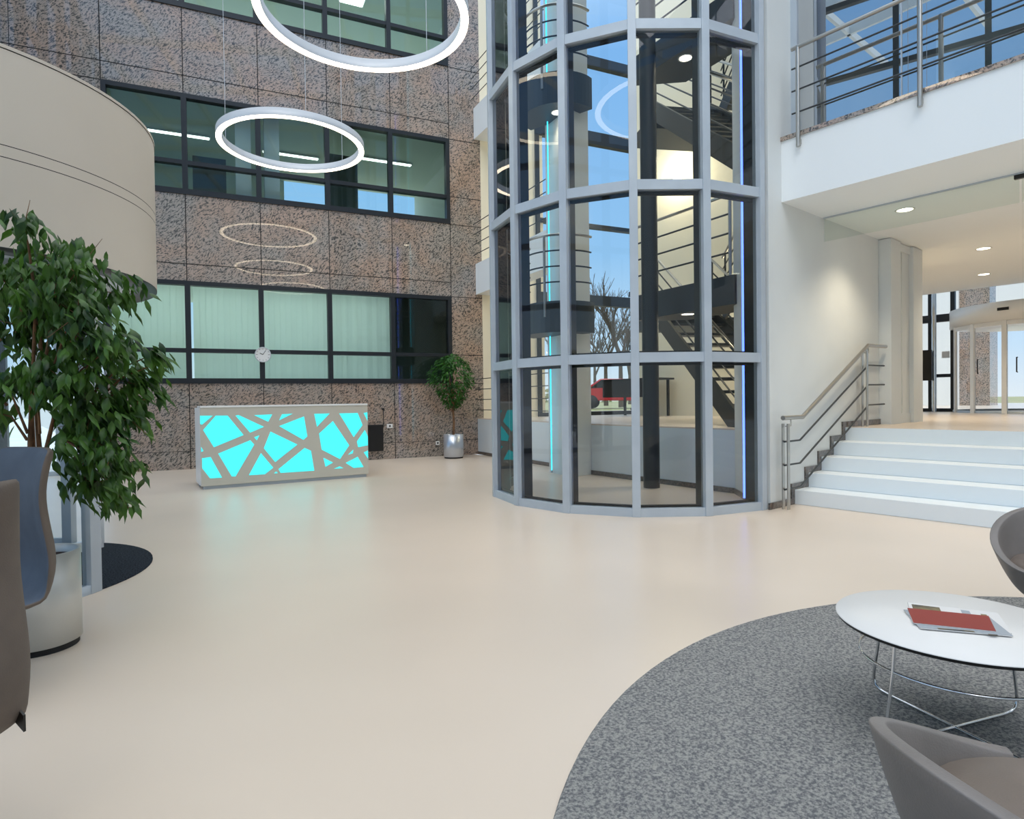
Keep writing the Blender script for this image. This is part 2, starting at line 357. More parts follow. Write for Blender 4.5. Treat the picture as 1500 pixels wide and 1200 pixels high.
# glazed partition upstairs
t = Thing('window_5', (7.22, YW, 4.235), kind='structure')
f = MB(); f.box(7.2, 7.26, YW-.07, YW, 4.235, 7.3); f.box(7.2, 7.26, -9, YW, 7.22, 7.3); f.box(7.2, 7.24, -9, YW, 4.235, 4.25)
for y in (2.42, 1.38, .34, -.7, -1.74, -2.78, -3.82): f.box(7.215, 7.235, y-.006, y+.006, 4.235, 7.3)
t.part('window_frame', f, 'alu')
p = MB(); p.add([(7.225, YW, 4.24), (7.225, -9, 4.24), (7.225, -9, 7.25), (7.225, YW, 7.25)], [(0, 1, 2, 3)]); t.part('window_pane', p, 'glass_mirror', fix=False)
# balcony railing
def railing(name, posts, bars, hand, lab, grp=None, xoff=0):
    t = Thing(name, (posts[0][0], posts[0][1], posts[0][2]), 0, lab, 'railing', grp)
    for x, y, z0, z1 in posts:
        m_ = MB(); m_.tube([(x, y, z0), (x, y, z1)], .024, 10); m_.beam((x, y, z0+.06), (x+.05, y, z0+.06), .03, .05)
        t.part('post', m_, 'steel')
    for pts in bars:
        m_ = MB(); m_.tube(pts, .0095, 6); t.part('rail', m_, 'dark_grey')
    if hand: m_ = MB(); m_.tube(hand, .022, 10); t.part('handrail', m_, 'steel')
    return t
xr = XF-.046
railing('balcony_railing', [(xr, 3.35-1.19*i, 4.056, 5.17) for i in range(0, 8)],
        [[(xr, 3.42, z), (xr, -5.2, z)] for z in (4.438, 4.686, 4.934)], [(xr, 3.42, 5.156), (xr, -5.2, 5.156)],
        'steel balcony railing with tall posts fixed to the white slab edge above the stairs')
# glass smoke screen hanging under the slab
t = Thing('smoke_screen', (8.0, 3.5, 3.5), 0, 'frameless glass screen hanging from the soffit above the stairs', 'glass screen')
for i, (y0, y1) in enumerate(((3.55, 1.62), (1.60, -.4), (-.42, -2.4))):
    p = MB(); p.box(7.995, 8.005, y1, y0, 3.2, 3.5); t.part('glass_panel', p, 'glass_screen')
p = MB(); p.box(7.985, 8.015, -2.4, 3.56, 3.485, 3.499); t.part('channel', p, 'alu')
p = MB(); p.box(7.98, 8.02, 1.56, 1.66, 3.44, 3.48); t.part('clamp', p, 'black')
# stairs
SX = [7.20+.345*i for i in range(5)]; RI = .1708
t = Thing('staircase', (7.2, 0, 0), 0, 'wide white staircase of five steps rising to the raised lobby', 'staircase')
for i, x in enumerate(SX):
    m_ = MB(); m_.box(x, 8.579, -8.99, YW-.001, i*RI, (i+1)*RI-(.002 if i == 4 else 0)); t.part('step', m_, 'step', bevel=.006)
b = MB()
for i, x in enumerate(SX): b.box(x-.075, x-.002, YW-.02, YW-.001, i*RI+.0, (i+1)*RI+.075); b.box(x-.002, x+.345-.075, YW-.02, YW-.001, (i+1)*RI+.001, (i+1)*RI+.075)
b.box(8.85, 9.86, YW-.02, YW-.001, .855, .93); b.box(6.62, 7.12, YW-.02, YW-.001, 0, .075)
struct('baseboard_right', b, 'granite_dark')
# stair handrail
yh = 3.45
t = Thing('stair_railing', (6.79, yh, 0), 0, 'low steel railing with a round handrail along the white staircase wall', 'railing')
for x, z0, z1 in ((6.79, 0, .965), (8.94, .854, 1.87)):
    for dy in (-.03, .03):
        m_ = MB(); m_.obox((x, yh+dy), .05, .012, z0, z1, R(0)); pst = t.part('post', m_, 'steel')
    m_ = MB(); m_.tube([(x, yh, z1-.03), (x+.12, yh, z1-.03), (x+.12, yh, z1+.06)], .007, 6); t.part('bracket', m_, 'steel', parent=pst)
for dz in (.763, .498, .225):
    m_ = MB(); m_.tube([(6.76, yh, dz), (7.12, yh, dz), (9.06, yh, dz+.914), (9.6, yh, dz+.92)], .011, 8); t.part('rail', m_, 'dark_grey')
m_ = MB(); m_.tube([(6.73, yh, 1.03), (7.19, yh, 1.03), (9.06, yh, 1.945), (9.66, yh, 1.955)], .026, 12); t.part('handrail', m_, 'steel')
# white box column with a glass slot at the end of the wall
t = Thing('portal_column', (9.74, YW, .854), 0, 'white boxed column with a tall glass slot at the end of the stair wall', 'column')
m_ = MB(); m_.box(9.75, 10.12, YW-.16, YW+.25, .854, 3.49); t.part('box_post', m_, 'white')
m_ = MB(); m_.box(10.62, 11.0, YW-.16, YW+.25, .854, 3.49); t.part('box_post', m_, 'white')
m_ = MB(); m_.box(10.34, 10.62, YW-.10, YW+.2, 1.0, 3.38); t.part('box_post', m_, 'white')
m_ = MB(); m_.box(10.12, 10.62, YW-.12, YW+.2, .854, 1.0); m_.box(10.12, 10.62, YW-.12, YW+.2, 3.38, 3.49); t.part('rail', m_, 'white')
m_ = MB(); m_.box(10.12, 10.62, YW+.05, YW+.07, 1.0, 3.38); t.part('glass_panel', m_, 'glass_screen')
# downlights under the slab
def downlight(x, y, z, lab, e=16):
    t = Thing('downlight', (x, y, z), 0, lab, 'ceiling light', 'round downlights in the ceilings')
    m_ = MB(); m_.lathe([(.105, 0), (.105, -.006), (.085, -.006), (.085, 0)], 28); t.part('trim_ring', m_, 'white', local=True)
    m_ = MB(); m_.lathe([(0.0001, -.004), (.085, -.004)], 28); t.part('lens', m_, 'lamp', local=True)
    l = bpy.data.lights.new('downlight_beam', 'SPOT'); l.energy = e; l.spot_size = R(120); l.spot_blend = .8; l.color = (1, .86, .64); l.shadow_soft_size = .08
    o = bpy.data.objects.new('downlight_beam', l); C.objects.link(o); o.parent = t.o; o.location = (0, 0, -.03)
for x, y, lab in ((8.45, 2.8, 'round downlight in the soffit just behind the glass screen'), (11.68, 2.8, 'round downlight in the lobby ceiling beyond the glass screen'),
                  (14.2, 3.4, 'faint round downlight farthest back in the lobby ceiling'), (8.45, -.4, 'round downlight in the stair soffit outside the frame on the right'),
                  (11.68, -.4, 'round downlight in the lobby ceiling, far right')):
    downlight(x, y, 3.5, lab, 110)
for x, y, z, lab in ((9.3, 1.9, 7.3, 'round downlight on the upper floor behind the balcony glass'),):
    downlight(x, y, z, lab, 60)
for i, (x, y) in enumerate(((10.6, 4.2), (13.4, 4.6), (14.6, 9.0))): downlight(x, y, 3.5, ['round downlight in the stair hall ceiling near the stairs', 'round downlight in the stair hall ceiling by the glazing', 'round downlight deep in the stair hall ceiling'][i], 70)

# ------------------------------------------------------------------ left floor edges between granite wall and tower
u1 = Vector((8.72-7.87, 12.03-7.95, 0)).normalized()
pA = Vector((8.72, 12.03, 0)); pB = Vector((7.90, 8.10, 0))
nrm = Vector((u1.y, -u1.x, 0))   # pointing to +X side
def edge_slab(z0, z1):
    q = [pA, pB, pB+nrm*.3, pA+nrm*.5]; m_ = MB(); m_.prism([(p.x, p.y) for p in q], z0, z1)
    struct('ceiling', m_, 'fascia')
for z0 in (3.77, 7.41): edge_slab(z0, z0+.72)
b = MB()
for p, q in ((pA, pB+u1*-.1), (Vector((7.664, 7.255, 0)), Vector((7.447, 4.472, 0))), (Vector((7.447, 4.472, 0)), Vector((6.66, 3.70, 0)))):
    d = (q-p).normalized(); nn = Vector((-d.y, d.x, 0)); nn = nn if nn.x < 0 else -nn
    b.beam(p+nn*.008+Vector((0, 0, .036)), q+nn*.008+Vector((0, 0, .036)), .016, .072)
struct('baseboard_left', b, 'granite_dark')
for k, (zf, lab) in enumerate(((.854, 'steel railing on the low white floor edge beside the small ficus'), (4.49, 'steel railing on the white balcony at first floor left of the tower'), (8.13, 'steel railing on the white balcony at second floor left of the tower'))):
    o_ = -nrm*.045; a = pA+o_-u1*.02; c = pB+o_
    railing('balcony_railing', [(*(a-u1*(1.3*i)).xy, zf-.16, zf+.98) for i in range(3)], [[(*a.xy, zf+h), (*c.xy, zf+h)] for h in (.2, .44, .68, .92)], None, lab)
# wall strips behind the left corner: cream ground storey, greenish glass above
b = MB(); q = W(5.56, 0, 0); b.prism([(q[0], q[1]), (q[0]+.5, q[1]-.14), (q[0]+1.6, q[1]-.42), (q[0]+1.6, q[1]+.2)], .854, ZT); struct('wall_back', b, 'cream')
b = MB(); b.box(12.2, 12.4, 4.7, 10.0, .854, ZT); struct('wall_hall', b, 'cream')
# hall glazing toward the outside
t = Thing('window_6', W(8.9, 0, .854), -DL, kind='structure')
f = MB()
for z, h in ((.9, .1), (3.8, .26), (5.7, .10), (7.95, .32), (9.9, .25), (12.3, .2)): f.box(-1.9, 1.1, -.08, .08, z-h/2-.854, z+h/2-.854)
for x in (-1.85, 1.05): f.box(x-.05, x+.05, -.07, .07, 0, ZT-.854)
t.part('window_frame', f, 'frame', local=True)
p = MB(); p.add([(-1.85, 0, 0), (1.05, 0, 0), (1.05, 0, ZT-.9), (-1.85, 0, ZT-.9)], [(0, 1, 2, 3)]); t.part('window_pane', p, 'glass_clear', local=True, fix=False)

# ------------------------------------------------------------------ glass stair tower
TC = (6.7206, 5.5576); TR = 1.957; TA, TD = 3.0414, .39995
def TV(k, r=TR): return (TC[0]+r*math.cos(TA+k*TD), TC[1]+r*math.sin(TA+k*TD))
t = Thing('glass_tower', (TC[0], TC[1], 0), 0, 'many-sided glass stair tower with silver aluminium mullions rising beside the staircase', 'glass tower')
KS = list(range(-3, 5)); TZ = [0.045, 1.707, 3.54, 5.23, 7.06, 8.89, 10.7]
for k in KS:
    a = TA+k*TD; m_ = MB(); x, y = TV(k, TR-.03); m_.obox((x, y), .10, .088, 0, ZT-.02, a); t.part('mullion', m_, 'alu', bevel=.004)
    m_ = MB(); x, y = TV(k, TR-.14); m_.obox((x, y), .12, .085, 0, ZT-.02, a); t.part('inner_post', m_, 'dark_grey')
for k in KS[:-1]:
    p, q = Vector((*TV(k, TR-.03), 0)), Vector((*TV(k+1, TR-.03), 0)); d = (q-p).normalized()
    for i, z in enumerate(TZ):
        h = .09 if i == 0 else .105
        m_ = MB(); m_.beam(p+Vector((0, 0, z))+d*.03, q+Vector((0, 0, z))-d*.03, .085, h); trn = t.part('transom', m_, 'alu')
        g_ = MB(); inn = Vector((TC[0], TC[1], 0))-(p+q)/2; inn.normalize()
        g_.beam(p+inn*.07+Vector((0, 0, z-.004))+d*.04, q+inn*.07+Vector((0, 0, z-.004))-d*.04, .05, h+.05); t.part('gasket', g_, 'rubber', parent=trn)
    for i in range(len(TZ)):
        z0 = TZ[i]; z1 = TZ[i+1] if i < len(TZ)-1 else ZT-.02
        m_ = MB(); m_.add([p+Vector((0, 0, z0)), q+Vector((0, 0, z0)), q+Vector((0, 0, z1)), p+Vector((0, 0, z1))], [(0, 1, 2, 3)]); t.part('glass_pane', m_, 'glass_tower', fix=False)
# piers and light strips inside
b = MB(); b.prism([(7.36, 7.98), (7.20, 7.24), (7.664, 7.255), (7.9, 8.1)], 0, ZT); struct('wall_pier', b, 'white')
def led(x, y, z0, z1, mt, lab):
    m_ = MB(); m_.tube([(x, y, z0), (x, y, z1)], .012, 10)
    tt = Thing('light_strip', (x, y, z0), 0, lab, 'light strip'); tt.part('tube', m_, mt)
    c = MB(); c.tube([(x, y, z0-.04), (x, y, z0)], .018, 10); tt.part('end_cap', c, 'alu')
led(7.25, 7.80, .06, 11.5, 'led_cyan', 'thin vertical cyan light tube inside the tower, on the left pier')
led(6.86, 3.98-.03+.05, .06, 11.5, 'led_blue', 'thin vertical blue light tube inside the tower near its right edge')
# black round column
m_ = MB(); m_.tube([(7.12, 5.58, 0), (7.12, 5.58, ZT)], .115, 28); tag(m_.build('column', 'black_steel', loc=(7.12, 5.58, 0)), 'tall round black steel column standing inside the glass tower', 'column')
# landings inside the tower
def rails_on(t, pts, zl, posts):
    for h in (.3, .55, .8):
        m_ = MB(); m_.tube([(x, y, zl+h) for x, y in pts], .013, 6); t.part('rail', m_, 'black_steel')
    m_ = MB(); m_.tube([(x, y, zl+1.05) for x, y in pts], .022, 8); t.part('handrail', m_, 'steel')
    for i in posts:
        x, y = pts[i]; m_ = MB(); m_.tube([(x, y, zl-.25), (x, y, zl+1.05)], .022, 8); t.part('post', m_, 'steel')
for zl, lab in ((2.47, 'dark steel landing across the lower flight inside the glass tower'), (6.11, 'upper dark steel landing inside the glass tower')):
    t = Thing('stair_landing', (7.7, 5.3, zl), 0, lab, 'landing')
    m_ = MB(); m_.prism([(7.60, 6.33), (7.30, 4.37), (7.95, 4.25), (8.2, 5.7)], zl, zl+.38); t.part('slab', m_, 'dark_grey')
    rails_on(t, [(7.62, 6.25), (7.335, 4.45)], zl+.38, (0, 1))
for zl, lab in ((2.35, 'lower curved dark gallery slab beside the left pier of the tower'), (5.99, 'upper curved dark gallery slab beside the left pier of the tower')):
    t = Thing('gallery_slab', (7.0, 7.5, zl), 0, lab, 'landing')
    pl = arc(7.36, 7.62, .62, R(100), R(285), 24); pl = [(x, y) for x, y, _ in pl]
    m_ = MB(); m_.prism(pl, zl, zl+.5); t.part('slab', m_, 'dark_grey'); rails_on(t, [p for p in pl[1:-1]], zl+.5, (3, 12))
downlight(7.62, 5.3, 2.47, 'small added downlight brightening the tower from under the lower dark landing', 45)  # this and the next two are added to lighten the plinth and tower interior
downlight(7.62, 5.3, 6.11, 'small added downlight brightening the tower from under the upper dark landing', 45)
downlight(7.15, 7.45, 5.99, 'small added downlight brightening the tower from under the upper curved gallery slab', 30)
# flights
def flight(x0, y0, z0, dx, dy, run, rise, wid, n, lab):
    t = Thing('stair_flight', (x0, y0, z0), 0, lab, 'stair flight')
    d = Vector((dx, dy, 0)).normalized(); s = Vector((d.y, -d.x, 0))
    P = lambda a, e, z: Vector((x0, y0, z0))+d*a+s*e+Vector((0, 0, z))
    for e in (0, wid):
        m_ = MB(); m_.beam(P(0, e, -.02), P(run, e, rise-.02), .05, .30); t.part('stringer', m_, 'black_steel')
        for h in (.32, .55, .78):
            m_ = MB(); m_.tube([P(0, e, h), P(run, e, rise+h)], .013, 6); t.part('rail', m_, 'black_steel')
        m_ = MB(); m_.tube([P(0, e, 1.0), P(run, e, rise+1.0)], .022, 8); t.part('handrail', m_, 'steel')
        for a in (.1, run-.1): m_ = MB(); m_.tube([P(a, e, rise*a/run), P(a, e, rise*a/run+1.0)], .018, 8); t.part('post', m_, 'black_steel')
    for i in range(n):
        a = run*(i+.5)/n; z = rise*(i+.5)/n
        m_ = MB(); m_.beam(P(a, .03, z), P(a, wid-.03, z), run/n*1.05, .045); t.part('tread', m_, 'dark_grey')
    return t
names = ['ground', 'first', 'second']
for k in range(3):
    z = .854+3.64*k
    flight(7.72, 4.55, z, .5, .866, 2.9, 1.98, 1.05, 10, 'black steel stair flight rising from the %s floor behind the tower glass' % names[k])
    flight(11.12, 5.93, z+1.98, -.5, -.866, 2.3, 1.66, .95, 9, 'upper black steel stair flight turning back above the %s floor' % names[k])
for k in range(3):
    z = 2.834-.06+3.64*k; m_ = MB(); m_.prism([(9.26, 7.20), (11.21, 6.12), (11.65, 6.9), (9.72, 8.0)], z-.2, z)
    tag(m_.build('stair_landing', 'black_steel', loc=(10.2, 7.2, z-.2)), 'dark rear landing between the stair flights above the %s floor' % names[k], 'landing')
for k in range(2):
    z = 4.494+3.64*k; b = MB(); b.prism([(7.3, 3.8), (9.95, 3.8), (9.0, 4.36), (8.66, 3.95), (7.66, 4.5), (7.5, 4.45)], z-.4, z); struct('floor', b, 'white')

for y, z, lab in ((6.2, 2.75, 'added round lamp brightening the stair hall, low on the cream wall'), (8.6, 6.4, 'added round lamp brightening the stair hall, high on the cream wall'), (5.4, 6.0, 'added round lamp brightening the stair hall above the upper flight')):
    t = Thing('hall_fill_lamp', (12.19, y, z), 0, lab, 'wall lamp', 'added round lamps brightening the stair hall')  # fill lamps, added to put more light on the cream hall wall
    m_ = MB(); m_.box(12.15, 12.2, y-.06, y+.06, z-.06, z+.06); t.part('base', m_, 'white')
    m_ = MB(); m_.lathe([(.001, -.15), (.08, -.13), (.13, -.075), (.15, 0), (.13, .075), (.08, .13), (.001, .15)], 24); m_.v = [(a+12.03, b_+y, c+z) for a, b_, c in m_.v]; t.part('globe', m_, 'lamp')
    l = bpy.data.lights.new('hall_fill_glow', 'POINT'); l.energy = 75; l.color = (1, .88, .62); l.shadow_soft_size = .15
    o = bpy.data.objects.new('hall_fill_glow', l); C.objects.link(o); o.parent = t.o; o.location = (-.36, 0, 0)

# ------------------------------------------------------------------ reception desk
A0 = Vector((2.252, 10.033, 0)); A1 = Vector((4.789, 9.718, 0)); dw = (A1-A0).length; da = math.atan2(A1.y-A0.y, A1.x-A0.x)
t = Thing('reception_desk', ((A0+A1)/2).to_tuple(), da, 'white reception desk with a glowing turquoise lattice front', 'reception desk')
hw = dw/2; HT = 1.215
m_ = MB(); m_.box(-hw, hw, 0, .05, .05, HT); front = t.part('front_panel', m_, 'desk_white', local=True, bevel=.004)
m_ = MB(); m_.box(-hw+.03, hw-.03, .03, .08, 0, .05); m_.box(-hw+.03, hw-.03, .55, .6, 0, .05); t.part('plinth', m_, 'alu', local=True)
for sx in (-1, 1):
    m_ = MB(); m_.box(min(sx*hw, sx*(hw-.05)), max(sx*hw, sx*(hw-.05)), .05, .75, .05, HT); t.part('side_panel', m_, 'white_gloss', local=True, bevel=.004)
m_ = MB(); m_.box(-hw, hw, -.01, .38, HT, HT+.03); t.part('counter_top', m_, 'white_gloss', local=True, bevel=.004)
m_ = MB(); m_.box(-hw+.05, hw-.05, .3, .95, .72, .75); t.part('work_top', m_, 'white_gloss', local=True, bevel=.003)
# turquoise panels: corners in the front's own coordinates (0..1 across, 0..1 up)
TL, TRc, BR, BL = (80, 118), (896, 108), (896, 468), (82, 525)
def unq(px, py):
    x = (px-81)/815; top = TL[1]+(TRc[1]-TL[1])*x; bot = BL[1]+(BR[1]-BL[1])*x
    k_ = x*1.0; return k_, (bot-py)/(bot-top)
polys = [[(80,158),(135,158),(88,205),(80,200)],[(148,158),(200,158),(270,260),(137,322),(92,232)],[(235,158),(250,156),(365,218),(300,248)],[(320,157),(405,153),(385,192)],[(452,153),(505,150),(437,185)],
[(437,215),(560,165),(575,270),(555,288)],[(612,152),(692,150),(625,220)],[(742,150),(842,148),(868,212),(818,275)],[(875,148),(896,145),(896,190)],[(395,243),(525,312),(415,403),(362,330)],[(318,272),(343,262),(330,288)],
[(155,355),(300,287),(318,310),(230,475),(213,475)],[(85,378),(122,372),(170,480),(118,483),(85,430)],[(82,318),(92,340),(82,346)],[(348,355),(405,432),(365,466),(290,470)],[(560,330),(592,345),(607,450),(440,460),(430,440)],
[(635,255),(708,190),(793,318),(742,390),(647,340)],[(835,298),(880,237),(896,270),(896,318),(842,328)],[(785,368),(815,340),(812,360)],[(655,382),(705,408),(665,430)],[(708,441),(740,428),(760,438)],[(772,410),(838,378),(870,432),(815,437)],[(872,355),(896,345),(896,388)],[(408,462),(418,452),(427,461)]]
for pl in polys:
    q = [unq(*p) for p in pl]; q = [(-hw+.004+a*(dw-.008), .05+(HT-.05)*c) for a, c in q]; n = len(q)
    m_ = MB(); m_.add([(a, -.004, c) for a, c in q]+[(a, .0, c) for a, c in q], [tuple(range(n))]+[(i, (i+1) % n, n+(i+1) % n, n+i) for i in range(n)])
    t.part('light_panel', m_, 'desk_cyan', local=True, parent=front)
# black terminal with a stalk beside the desk
t = Thing('wall_terminal', W(2.965, .12, .19), -DL, 'black box unit on the granite wall at the right end of the desk', 'wall unit')
m_ = MB(); m_.box(-.16, .16, -.02, .12, 0, .58); hs = t.part('housing', m_, 'black', local=True, bevel=.01)
m_ = MB(); m_.tube([(.18, .05, .52), (.18, .05, .90)], .008, 6); t.part('stalk', m_, 'black', local=True)
m_ = MB(); m_.lathe([(.001, -.03), (.028, -.02), (.034, 0), (.028, .02), (.001, .03)], 12); m_.v = [(x+.18, y+.05, z+.92) for x, y, z in m_.v]; t.part('camera_ball', m_, 'black', local=True)
def socket(s, z, lab, w_=.11):
    t = Thing('wall_socket', W(s, .0, z), -DL, lab, 'socket')
    m_ = MB(); m_.box(-w_/2, w_/2, -.012, 0, -.045, .045); pl_ = t.part('plate', m_, 'white_gloss', local=True, bevel=.004)
    m_ = MB(); m_.lathe([(.001, 0), (.022, 0), (.022, .004)], 16); m_.v = [(x, -.0165+z_, y) for x, y, z_ in m_.v]; t.part('insert', m_, 'dark_grey', local=True, parent=pl_)
socket(4.405, .307, 'small white wall socket low on the granite left of the steel plant pot', .09)
socket(3.30, .73, 'small white wall box on the granite right of the black unit', .13)
# clock on the mullion
t = Thing('wall_clock', W(.70, .03, 2.264), -DL, 'round white wall clock on the dark window mullion above the desk', 'clock')
m_ = MB(); m_.lathe([(.001, 0), (.155, 0), (.155, .05), (.15, .055), (.14, .055), (.14, .045)], 40); m_.v = [(x, -z, y) for x, y, z in m_.v]; t.part('case', m_, 'body_white', local=True)
m_ = MB(); m_.lathe([(.001, .0455), (.141, .0455)], 40); m_.v = [(x, -z, y) for x, y, z in m_.v]; dial = t.part('dial', m_, 'white_gloss', local=True)
m_ = MB()
for i in range(12):
    a = i*math.pi/6; l_ = .03 if i % 3 == 0 else .018; c, s_ = math.sin(a), math.cos(a)
    m_.beam((c*(.13-l_), -.0475, s_*(.13-l_)), (c*.13, -.0475, s_*.13), .004, .008)
t.part('hour_marks', m_, 'black', local=True, parent=dial)
for a, l_, w_, nm in ((R(-62), .065, .012, 'hour_hand'), (R(32), .10, .009, 'minute_hand')):
    m_ = MB(); m_.beam((0, -.05, 0), (math.sin(a)*l_, -.05, math.cos(a)*l_), .004, w_); t.part(nm, m_, 'black', local=True, parent=dial)

# ------------------------------------------------------------------ ring lamps
def ring_lamp(c, lab):
    t = Thing('ring_lamp', c, 0, lab, 'ring lamp', 'glowing ring lamps hanging in the atrium')
    Ro, Ri, hh = 1.135, 1.05, .125
    m_ = MB(); m_.lathe([(Ri, .012), (Ri, hh), (Ro, hh), (Ro, .012)], 96); t.part('housing', m_, 'body_white', local=True)
    m_ = MB(); m_.lathe([(Ri+.002, .012), (Ri+.002, 0), (Ro-.002, 0), (Ro-.002, .012)], 96); t.part('diffuser', m_, 'ring_light', local=True)
    for i in range(3):
        a = R(20+120*i); r_ = (Ri+Ro)/2
        m_ = MB(); m_.tube([(r_*math.cos(a), r_*math.sin(a), hh), (r_*math.cos(a), r_*math.sin(a), ZT-.02-c[2])], .0042, 5); t.part('cable', m_, 'body_white', local=True)
    return t
ring_lamp((3.112, 6.247, 5.44), 'nearer white glowing ring lamp, cut off by the top edge of the photo')
ring_lamp((3.7385, 10.121, 5.44), 'farther white glowing ring lamp hanging in front of the middle storey windows')
ring_lamp((3.1, 3.0, 5.40), 'ring lamp overhead, seen only as the faintest reflection in the granite')

# ------------------------------------------------------------------ revolving door drum on the left
DC = (-.4, 6.03); DR = 1.42
t = Thing('revolving_door', (DC[0], DC[1], 0), 0, 'beige drum revolving door with a curved glass wall behind the large ficus', 'revolving door')
m_ = MB()
for z0, z1, mi in ((2.2, 2.722, 0), (2.722, 2.727, 1), (2.727, 2.792, 0), (2.792, 2.797, 1), (2.797, 3.355, 0)): m_.lathe([(DR, z0), (DR, z1)], 96, DC, mi)
m_.lathe([(DR-.01, 3.355), (DR-.01, 3.36)], 96, DC, 1); m_.lathe([(DR+.004, 3.36), (DR+.004, 3.38)], 96, DC, 0); m_.lathe([(DR+.004, 3.38), (.001, 3.38)], 96, DC, 0)
t.part('drum', m_, ['beige', 'joint'], fix=False)
m_ = MB(); m_.lathe([(DR-.001, 2.2), (DR-.001, 2.19), (1.24, 2.19), (1.24, 2.205)], 96, DC); t.part('canopy_ring', m_, 'dark_grey')
m_ = MB(); m_.lathe([(1.24, 2.2), (1.10, 2.2), (1.10, 2.206), (1.08, 2.206), (1.08, 2.2), (.001, 2.2)], 96, DC); t.part('soffit', m_, 'body_white')
for a0, a1 in ((R(-132), R(-48)), (R(48), R(132))):
    m_ = MB(); m_.lathe([(1.27, .05), (1.27, 2.19)], 24, DC, 0, a0, a1); t.part('curved_glass', m_, 'glass_door', fix=False)
    m_ = MB(); m_.lathe([(1.30, 0), (1.30, .06), (1.24, .06), (1.24, 0)], 24, DC, 0, a0, a1); t.part('sill', m_, 'alu')
    for a in (a0, (a0+a1)/2, a1):
        m_ = MB(); m_.obox((DC[0]+1.27*math.cos(a), DC[1]+1.27*math.sin(a)), .07, .09, 0, 2.19, a); t.part('frame_post', m_, 'alu', bevel=.003)
for i in range(4):
    a = R(28+90*i); c, s_ = math.cos(a), math.sin(a)
    m_ = MB(); P = lambda r, z: (DC[0]+r*c, DC[1]+r*s_, z)
    m_.beam(P(.05, .05), P(1.2, .05), .05, .09); m_.beam(P(.05, 2.14), P(1.2, 2.14), .05, .08); m_.beam(P(1.19, .05), P(1.19, 2.15), .05, .05); m_.beam(P(.05, .05), P(.05, 2.15), .05, .05)
    w_ = t.part('door_wing', m_, 'white_gloss')
    m_ = MB(); m_.add([P(.06, .08), P(1.18, .08), P(1.18, 2.1), P(.06, 2.1)], [(0, 1, 2, 3)]); t.part('glass_pane', m_, 'glass_door', parent=w_, fix=False)
m_ = MB(); m_.lathe([(.001, .012), (1.2, .012), (1.2, 0)], 72, (-.25, 6.04)); tag(m_.build('door_mat', 'mat', loc=(-.25, 6.04, 0)), 'dark blue grey round entrance mat under the revolving door', 'mat')

# ------------------------------------------------------------------ lobby beyond: glazing and second revolving door
LX = 17.5; ZL = .854
t = Thing('window_7', (LX, 0, ZL), kind='structure')
f = MB()
for y in (7.3, 6.4, 5.25, 4.79, 1.6, .6, -.6, -2.2): f.box(LX-.05, LX+.05, y-.045, y+.045, ZL, 8)
for z in (ZL+.04, 1.62+.1, 3.05, 5.0): f.box(LX-.04, LX+.04, -9, 3.0 if 0 else -9, z-.05, z+.05)
for z in (ZL+.04, 1.72): f.box(LX-.04, LX+.04, 4.75, 14.6, z-.04, z+.04); f.box(LX-.04, LX+.04, -9, 1.6, z-.04, z+.04)
for z in (3.1, 5.0): f.box(LX-.06, LX+.06, -9, 14.6, z-.09, z+.09)
t.part('window_frame', f, 'frame')
p = MB(); p.add([(LX, 4.75, ZL), (LX, 14.6, ZL), (LX, 14.6, 8), (LX, 4.75, 8)], [(0, 1, 2, 3)]); p.add([(LX, -9, 3.15), (LX, 4.75, 3.15), (LX, 4.75, 8), (LX, -9, 8)], [(0, 1, 2, 3)]); p.add([(LX, -9, ZL), (LX, 1.6, ZL), (LX, 1.6, 3.1), (LX, -9, 3.1)], [(0, 1, 2, 3)])
t.part('window_pane', p, 'glass_clear', fix=False)
m_ = MB(); m_.tube([(LX-.35, 5.08, ZL), (LX-.35, 5.08, 6)], .05, 16); tag(m_.build('column', 'chrome', loc=(LX-.35, 5.08, ZL)), 'slim polished steel column at the far lobby glazing', 'column')
RC = (17.6, 3.15); RR = 1.62
t = Thing('revolving_door', (RC[0], RC[1], ZL), 0, 'white framed revolving door at the far end of the lobby', 'revolving door')
m_ = MB(); m_.lathe([(.001, ZL+1.93), (RR+.06, ZL+1.93), (RR+.06, ZL+2.32), (.001, ZL+2.32)], 64, RC); can = t.part('canopy', m_, 'white_gloss')
m_ = MB(); m_.lathe([(RR, ZL), (RR, ZL+.05), (RR-.06, ZL+.05)], 64, RC); t.part('sill', m_, 'alu')
for i in range(10):
    a = R(120+i*24); x, y = RC[0]+RR*math.cos(a), RC[1]+RR*math.sin(a)
    m_ = MB(); m_.obox((x, y), .05, .09, ZL, ZL+1.93, a); t.part('frame_post', m_, 'white_gloss')
    if i < 9:
        a2 = a+R(24); x2, y2 = RC[0]+RR*math.cos(a2), RC[1]+RR*math.sin(a2)
        m_ = MB(); m_.beam((x, y, ZL+1.88), (x2, y2, ZL+1.88), .05, .09); t.part('frame_rail', m_, 'white_gloss')
        m_ = MB(); m_.add([(x, y, ZL+.05), (x2, y2, ZL+.05), (x2, y2, ZL+1.85), (x, y, ZL+1.85)], [(0, 1, 2, 3)]); t.part('glass_panel', m_, 'glass_door', fix=False)
for a in (R(168), R(196)):
    x, y = RC[0]+(RR+.065)*math.cos(a), RC[1]+(RR+.065)*math.sin(a); m_ = MB(); m_.obox((x, y), .02, .2, ZL+2.13, ZL+2.19, a); t.part('sensor', m_, 'black', parent=can)
